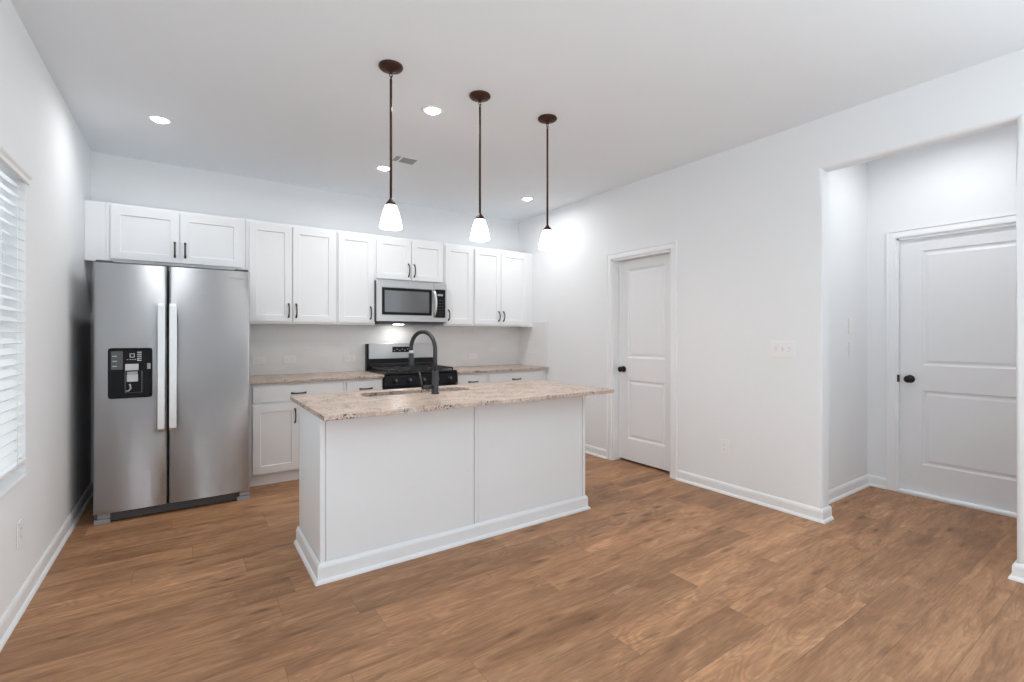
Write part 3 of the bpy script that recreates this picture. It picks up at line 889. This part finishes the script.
# badge: small raised lettering at the top of the right-hand door
cu = bpy.data.curves.new('badge text', 'FONT')
cu.body = 'Whirlpool'; cu.size = 0.026; cu.extrude = 0.0008; cu.align_x = 'CENTER'; cu.align_y = 'CENTER'; cu.shear = 0.15
to = bpy.data.objects.new('badge', cu)
COL.objects.link(to)
bpy.context.view_layer.update()
me = bpy.data.meshes.new_from_object(to.evaluated_get(bpy.context.evaluated_depsgraph_get()))
bpy.data.objects.remove(to)
bm = bmesh.new(); bm.from_mesh(me); bpy.data.meshes.remove(me)
bmesh.ops.transform(bm, matrix=Matrix.Translation((0.306, FYF - 0.0045, 1.707)) @ Matrix.Rotation(PI / 2, 4, 'X'), verts=bm.verts)
pts = [(0.306 + 0.034 * math.cos(a), FYF - 0.0032, 1.708 + 0.013 * math.sin(a)) for a in [0.5 + 5.4 * k / 24 for k in range(25)]]
tube(bm, pts, [0.0004 + 0.0012 * math.sin(PI * k / 24) for k in range(25)], 6)
obj('badge', bm, 'badge', rd_)
# grille, feet, hinge covers
bm = B((FX0 + 0.09, FX1 - 0.09, FYF + 0.030, FYF + 0.078, 0.010, 0.066))
for k in range(3): box(bm, FX0 + 0.10, FX1 - 0.10, FYF + 0.024, FYF + 0.031, 0.017 + 0.016 * k, 0.025 + 0.016 * k)
obj('base_grille', bm, 'grille', fr)
for xa, xb in ((FX0 + 0.003, FX0 + 0.088), (FX1 - 0.088, FX1 - 0.003)):
    f = obj('foot_cover', B((xa, xb, FYF + 0.008, FYF + 0.078, 0.0005, 0.032), bev=0.003), 'footgrey', fr)
    obj('hinge_bracket', B((xa + 0.018, xb, FYF + 0.012, FYF + 0.070, 0.036, 0.066), bev=0.003), 'footgrey', f)
    bm = bmesh.new(); lathe(bm, [(0, 0.033), (0.011, 0.033), (0.011, 0.071), (0, 0.071)], xa + 0.012, FYF + 0.028, 14)
    obj('hinge_pin', bm, 'case', f)
for xa, xb in ((FX0 + 0.010, FX0 + 0.10), (FX1 - 0.10, FX1 - 0.010)):
    obj('hinge_cover', B((xa, xb, FYF + 0.025, FYF + 0.16, 1.757, 1.775), bev=0.004), 'case', fr)

# ------------------------------------------------------------------ microwave
mw = thing('microwave', 'stainless over the range microwave with dark glass door', 'microwave', (1.93, 4.85, 1.395))
MX0, MX1, MF, MZ0, MZ1 = 1.548, 2.314, 4.655, 1.398, 1.822
obj('case', B((MX0, MX1, MF + 0.032, YB - 0.012, MZ0 + 0.004, MZ1), bev=0.003), 'case', mw)
bm = bmesh.new()
panel_slab(bm, 2.158 - MX0, MZ1 - MZ0 - 0.012, 0.03, [(0.046, 0.594, 0.062, 0.346)], [(0.003, 0.006)], lambda a, d, z: (MX0 + a, MF + d, MZ0 + 0.012 + z))
md = obj('door', bm, 'steel2', mw)
obj('window', B((MX0 + 0.051, MX0 + 0.590, MF + 0.002, MF + 0.0055, MZ0 + 0.078, MZ0 + 0.353)), 'mwglass', md)
bm = bmesh.new()
sweep(bm, [(MX0 + 0.052, MZ0 + 0.080), (MX0 + 0.589, MZ0 + 0.080), (MX0 + 0.589, MZ0 + 0.351), (MX0 + 0.052, MZ0 + 0.351)],
      [(0, 0.0), (0, 0.002), (0.026, 0.002), (0.026, 0.0)], lambda a, b, u: (a, MF + 0.002 - u, b), closed=True)
obj('window_border', bm, 'black', md)
bm = bmesh.new()
pts = []
for k in range(15):
    s = k / 14
    pts.append((2.163 + 0.006 * math.sin(PI * s), MF - 0.003 - 0.042 * math.sin(PI * s) ** 0.6, MZ0 + 0.072 + 0.275 * s))
tube(bm, pts, 0.0125, 10)
obj('handle', bm, 'steelh', md)
bm = bmesh.new()
panel_slab(bm, MX1 - 2.160, MZ1 - MZ0 - 0.012, 0.03, [(0.012, MX1 - 2.160 - 0.014, 0.044, 0.350)], [(0.001, 0.003)], lambda a, d, z: (2.160 + a, MF + d, MZ0 + 0.012 + z))
cp = obj('control_panel', bm, 'steel2', mw)
obj('keypad', B((2.174, MX1 - 0.016, MF + 0.0005, MF + 0.0028, MZ0 + 0.058, MZ0 + 0.360)), 'black', cp)
obj('clock_display', B((2.205, 2.270, MF - 0.0003, MF + 0.0006, MZ0 + 0.292, MZ0 + 0.312)), 'disp', cp)
for r in range(6):
    for c in range(3):
        obj('key', B((2.200 + c * 0.030, 2.216 + c * 0.030, MF - 0.0001, MF + 0.0006, MZ0 + 0.085 + r * 0.031, MZ0 + 0.091 + r * 0.031)), 'dispd', cp)
bm = B((MX0 + 0.03, MX1 - 0.03, MF + 0.02, YB - 0.05, MZ0 - 0.014, MZ0 + 0.005), bev=0.004)
obj('vent_grille', bm, 'case', mw)

lamp_lens = obj('cooktop_lamp', B((1.80, 1.90, 4.84, 4.90, MZ0 - 0.017, MZ0 - 0.0145)), 'lens', mw)
ld = bpy.data.lights.new('cooktop lamp', 'AREA')
ld.shape = 'RECTANGLE'; ld.size = 0.10; ld.size_y = 0.06; ld.energy = 0.6; ld.color = (1.0, 0.97, 0.92)
lo = bpy.data.objects.new('lamp', ld); COL.objects.link(lo)
lo.parent = mw; lo.location = Vector((1.85, 4.87, MZ0 - 0.0185)) - mw.location

# ------------------------------------------------------------------ range
rg = thing('gas_range', 'black and stainless gas range standing between the base cabinets', 'range', (1.93, 4.72, 0))
RX0, RX1, RF, RB = 1.546, 2.316, 4.425, 5.02
obj('body', B((RX0, RX1, RF + 0.02, RB, 0.045, 0.886), bev=0.003), 'enamel', rg)
obj('kick_plate', B((RX0 + 0.02, RX1 - 0.02, RF + 0.06, RF + 0.09, 0.0005, 0.050)), 'case', rg)
obj('cooktop', B((RX0 - 0.0, RX1, RF - 0.012, RB - 0.09, 0.886, 0.905), bev=0.005), 'enamel', rg)
bm = bmesh.new()
prof = [(RF + 0.02, 0.770), (RF - 0.030, 0.772), (RF - 0.018, 0.880), (RF + 0.02, 0.8855)]
A = [bm.verts.new((RX0, y, z)) for y, z in prof]; Bv = [bm.verts.new((RX1, y, z)) for y, z in prof]
for k in range(4): bm.faces.new((A[k], A[(k + 1) % 4], Bv[(k + 1) % 4], Bv[k]))
bm.faces.new(A[::-1]); bm.faces.new(Bv)
cpn = obj('control_panel', bm, 'black', rg)
for k in range(5):
    kx = RX0 + 0.095 + k * (RX1 - RX0 - 0.19) / 4
    bm = bmesh.new()
    lathe(bm, [(0.0, -0.022), (0.026, -0.022), (0.026, -0.030), (0.021, -0.036), (0.0185, -0.056), (0.016, -0.060), (0.0, -0.061)], kx, RF, 20, 'Y', 0.824)
    box(bm, kx - 0.003, kx + 0.003, RF - 0.064, RF - 0.055, 0.808, 0.842)
    kn = obj('knob', bm, 'knob', rg)
    obj('pointer', B((kx - 0.0022, kx + 0.0022, RF - 0.0648, RF - 0.0641, 0.828, 0.842)), 'legend', kn)
od = obj('oven_door', B((RX0 + 0.004, RX1 - 0.004, RF - 0.018, RF + 0.02, 0.215, 0.765), bev=0.004), 'enamel', rg)
obj('oven_window', B((RX0 + 0.11, RX1 - 0.11, RF - 0.0205, RF - 0.0178, 0.33, 0.62)), 'black', od)
bm = bmesh.new()
tube(bm, [(RX0 + 0.06, RF - 0.016, 0.705), (RX0 + 0.062, RF - 0.052, 0.710), (RX0 + 0.085, RF - 0.062, 0.712), (RX1 - 0.085, RF - 0.062, 0.712), (RX1 - 0.062, RF - 0.052, 0.710), (RX1 - 0.06, RF - 0.016, 0.705)], 0.011, 10)
obj('oven_handle', bm, 'steelh', od)
obj('storage_drawer', B((RX0 + 0.004, RX1 - 0.004, RF - 0.014, RF + 0.02, 0.060, 0.207), bev=0.004), 'steel', rg)
for gi in range(3):
    gx0 = RX0 + 0.03 + gi * (RX1 - RX0 - 0.06) / 3 + 0.003; gx1 = RX0 + 0.03 + (gi + 1) * (RX1 - RX0 - 0.06) / 3 - 0.003
    gy0, gy1 = RF + 0.015, RB - 0.115
    bm = bmesh.new()
    h0, h1 = 0.920, 0.936
    for (a, b, c, d) in ((gx0, gx1, gy0, gy0 + 0.012), (gx0, gx1, gy1 - 0.012, gy1), (gx0, gx0 + 0.012, gy0 + 0.012, gy1 - 0.012), (gx1 - 0.012, gx1, gy0 + 0.012, gy1 - 0.012)):
        box(bm, a, b, c, d, h0, h1)
    mxx = (gx0 + gx1) / 2; myy = (gy0 + gy1) / 2
    box(bm, gx0 + 0.012, gx1 - 0.012, myy - 0.006, myy + 0.006, h0, h1)
    for yy in (gy0 + (gy1 - gy0) * 0.25, gy0 + (gy1 - gy0) * 0.75):
        box(bm, gx0 + 0.012, gx1 - 0.012, yy - 0.005, yy + 0.005, h0, h1)
    box(bm, mxx - 0.005, mxx + 0.005, gy0 + 0.012, myy - 0.006, h0 + 0.001, h1 + 0.001); box(bm, mxx - 0.005, mxx + 0.005, myy + 0.006, gy1 - 0.012, h0 + 0.001, h1 + 0.001)
    for xx in (gx0, gx1 - 0.012):
        for yy in (gy0, gy1 - 0.012): box(bm, xx, xx + 0.012, yy, yy + 0.012, 0.9052, h0)
    gr = obj('grate', bm, 'blackm', rg)
    for yy in (gy0 + (gy1 - gy0) * 0.25, gy0 + (gy1 - gy0) * 0.75):
        bm = bmesh.new()
        lathe(bm, [(0, 0.9052), (0.045, 0.9052), (0.045, 0.910), (0.036, 0.912), (0.036, 0.917), (0.030, 0.9185), (0, 0.9185)], mxx, yy, 22)
        obj('burner', bm, 'brass', rg)
# backguard
bg_ = obj('backguard', B((RX0, RX1, 4.985, 5.038, 0.887, 1.176), bev=0.004), 'enamel', rg)
obj('front_panel', B((RX0 + 0.022, RX1 - 0.010, 4.974, 4.9855, 1.016, 1.180), bev=0.003), 'steel2', bg_)
obj('vent_lip', B((RX0 + 0.03, RX1 - 0.03, 4.955, 4.985, 0.935, 0.965), bev=0.004), 'blackm', bg_)
obj('display', B((1.822, 2.052, 4.9715, 4.9745, 1.082, 1.142)), 'black', bg_)
for k in range(7):
    obj('button', B((1.838 + k * 0.030, 1.852 + k * 0.030, 4.9708, 4.9714, 1.098 + 0.014 * (k % 2), 1.106 + 0.014 * (k % 2))), 'disp', bg_)

# ------------------------------------------------------------------ island
isl = thing('kitchen_island', 'white panelled kitchen island standing in the middle of the floor', 'kitchen island', (1.47, 2.85, 0))
IX0, IX1, IY0, IY1 = 0.559, 2.392, 2.575, 3.135
# a hollow body: the sink bowl hangs inside it
bm = B((IX0, IX1, IY0, IY0 + 0.02, 0.0005, 0.8635), (IX0, IX0 + 0.02, IY0 + 0.02, IY1, 0.0005, 0.8635), (IX1 - 0.02, IX1, IY0 + 0.02, IY1, 0.0005, 0.8635),
       (IX0 + 0.02, IX1 - 0.02, IY1 - 0.02, IY1, 0.09, 0.8635), (IX0 + 0.02, IX1 - 0.02, IY0 + 0.02, IY1 - 0.02, 0.09, 0.11))
obj('body', bm, 'cab', isl)
CORNER = [(IX0 - 0.004, IX0 + 0.022, IY0 - 0.014, IY0 + 0.0, 0.09, 0.8635), (IX1 - 0.020, IX1 + 0.004, IY0 - 0.014, IY0, 0.09, 0.8635)]
for b in CORNER: obj('corner_trim', B(b, bev=0.002), 'cab', isl)
obj('side_trim', B((IX0 - 0.004, IX0, IY0, IY0 + 0.03, 0.09, 0.8635)), 'cab', isl)
obj('batten', B((1.467, 1.491, IY0 - 0.014, IY0, 0.09, 0.8635), bev=0.002), 'cab', isl)
for xa, xb in ((IX0 + 0.0255, 1.4635), (1.4945, IX1 - 0.0235)):
    obj('back_panel', B((xa, xb, IY0 - 0.009, IY0, 0.09, 0.8635), bev=0.0015), 'cab', isl)
IB = [(0, 0), (0.028, 0), (0.026, 0.011), (0.019, 0.018), (0.014, 0.020), (0.014, 0.078), (0.011, 0.088), (0.005, 0.097), (0, 0.099)]
bm = bmesh.new()
o_ = 0.0145
sweep(bm, [(IX0 - 0.004, IY1), (IX0 - 0.004, IY0 - o_), (IX1 + 0.004, IY0 - o_), (IX1 + 0.004, IY1)][::-1], IB, lambda a, b, u: (a, b, u + 0.0005))
obj('baseboard', bm, 'trim', isl)
for k in range(3):   # fronts on the working side
    a = IX0 + 0.02 + k * 0.60; b = a + 0.585
    bm = bmesh.new(); w, h = b - a, 0.70
    panel_slab(bm, w, h, 0.019, [(0.058, w - 0.058, 0.058, h - 0.058)], [(0.0015, 0.001), (0.003, 0.009)], lambda p, d, z: (b - p, IY1 + 0.019 - d, 0.12 + z))
    obj('door', bm, 'cab', isl)

# counter with sink cut-out
KX0, KX1, KY0, KY1 = 0.522, 2.461, 2.336, 3.230
SX0, SX1, SY0, SY1 = 0.905, 1.645, 2.895, 3.115
bm = bmesh.new()
us = [KX0, SX0, SX1, KX1]; vs = [KY0, SY0, SY1, KY1]
grid_wall(bm, us, vs, lambda i, j: not (i == 1 and j == 1), CZ0, CZ1, lambda u, d, z: (u, z, d))
es = [e for e in bm.edges if abs(e.verts[0].co.x - e.verts[1].co.x) < 1e-6 and abs(e.verts[0].co.y - e.verts[1].co.y) < 1e-6
      and SX0 - 0.01 < e.verts[0].co.x < SX1 + 0.01 and SY0 - 0.01 < e.verts[0].co.y < SY1 + 0.01]
bmesh.ops.bevel(bm, geom=es, offset=0.05, segments=6, affect='EDGES', profile=0.5)
bmesh.ops.recalc_face_normals(bm, faces=bm.faces)
es = [e for e in bm.edges if len(e.link_faces) == 2 and e.calc_face_angle() > 1.2]
bmesh.ops.bevel(bm, geom=es, offset=0.0025, segments=2, affect='EDGES', profile=0.5)
tag(obj('countertop', bm, 'granite', loc=(1.487, 2.78, CZ0)), 'speckled beige granite top overhanging the kitchen island', 'countertop')

sk = thing('kitchen_sink', 'stainless undermount sink let into the island counter', 'sink', (1.275, 3.0, 0.70))
bm = bmesh.new()
def rrect(x0, x1, y0, y1, r, z):
    out = []
    for (cx, cy, a0) in ((x1 - r, y0 + r, -PI / 2), (x1 - r, y1 - r, 0), (x0 + r, y1 - r, PI / 2), (x0 + r, y0 + r, PI)):
        for k in range(6): out.append(bm.verts.new((cx + r * math.cos(a0 + PI / 2 * k / 5), cy + r * math.sin(a0 + PI / 2 * k / 5), z)))
    return out
rings = [rrect(SX0 - 0.02, SX1 + 0.02, SY0 - 0.02, SY1 + 0.016, 0.06, CZ0 - 0.0012), rrect(SX0 - 0.002, SX1 + 0.002, SY0 - 0.002, SY1 + 0.002, 0.05, CZ0 - 0.0012),
         rrect(SX0 + 0.004, SX1 - 0.004, SY0 + 0.004, SY1 - 0.004, 0.05, 0.70), rrect(SX0 + 0.03, SX1 - 0.03, SY0 + 0.03, SY1 - 0.03, 0.04, 0.672)]
for a, b in zip(rings, rings[1:]):
    for k in range(24): bm.faces.new((a[k], a[(k + 1) % 24], b[(k + 1) % 24], b[k]))
bm.faces.new(rings[-1])
bmesh.ops.solidify(bm, geom=bm.faces[:], thickness=0.001)
obj('bowl', bm, 'steels', sk)
bm = bmesh.new(); lathe(bm, [(0, 0.6735), (0.045, 0.6735), (0.045, 0.676), (0.035, 0.6775), (0, 0.675)], 1.275, 3.005, 24)
obj('drain', bm, 'steelh', sk)

# faucet
fa = thing('kitchen_faucet', 'gunmetal gooseneck pull down faucet standing on the island counter', 'faucet', (1.318, 2.815, CZ1))
px, py = 1.318, 2.815
ux, uy = -math.sin(math.radians(19)), math.cos(math.radians(19))
bm = bmesh.new()
lathe(bm, [(0, CZ1 + 0.0005), (0.027, CZ1 + 0.0005), (0.027, CZ1 + 0.006), (0.0215, CZ1 + 0.010), (0.0215, CZ1 + 0.145), (0.0175, CZ1 + 0.150), (0, CZ1 + 0.150)], px, py, 24)
obj('base', bm, 'gun', fa)
bm = bmesh.new()
R = 0.116; zc = 1.176
pts = [(px, py, CZ1 + 0.14), (px, py, 1.10), (px, py, 1.15)]
for k in range(0, 19):
    a = PI * k / 18 * 1.04
    q = R - R * math.cos(a)
    pts.append((px + ux * q, py + uy * q, zc + R * math.sin(a)))
tube(bm, pts, 0.0135, 14)
obj('gooseneck', bm, 'gun', fa)
e = Vector(pts[-1]); d = (Vector(pts[-1]) - Vector(pts[-2])).normalized()
bm = bmesh.new()
tube(bm, [e - d * 0.004, e + d * 0.016], 0.0142, 14)
obj('collar', bm, 'steelh', fa)
bm = bmesh.new()
tube(bm, [e + d * 0.016, e + d * 0.020, e + d * 0.075, e + d * 0.112, e + d * 0.116], [0.0155, 0.0168, 0.0178, 0.0178, 0.015], 16)
obj('spray_head', bm, 'gun', fa)
bm = bmesh.new()
hv = Vector((-0.95, -0.05, 0)).normalized()
c0 = Vector((px, py, CZ1 + 0.046))
tube(bm, [c0 + hv * 0.018, c0 + hv * 0.094], [0.0125, 0.0115], 12)
hd_ = obj('handle_hub', bm, 'gun', fa)
bm = bmesh.new()
tube(bm, [c0 + hv * 0.088 + Vector((0, 0, -0.006)), c0 + hv * 0.098 + Vector((0, 0, 0.03)), c0 + hv * 0.116 + Vector((0, -0.004, 0.105))], [0.0078, 0.007, 0.0058], 10)
obj('lever', bm, 'gun', hd_)
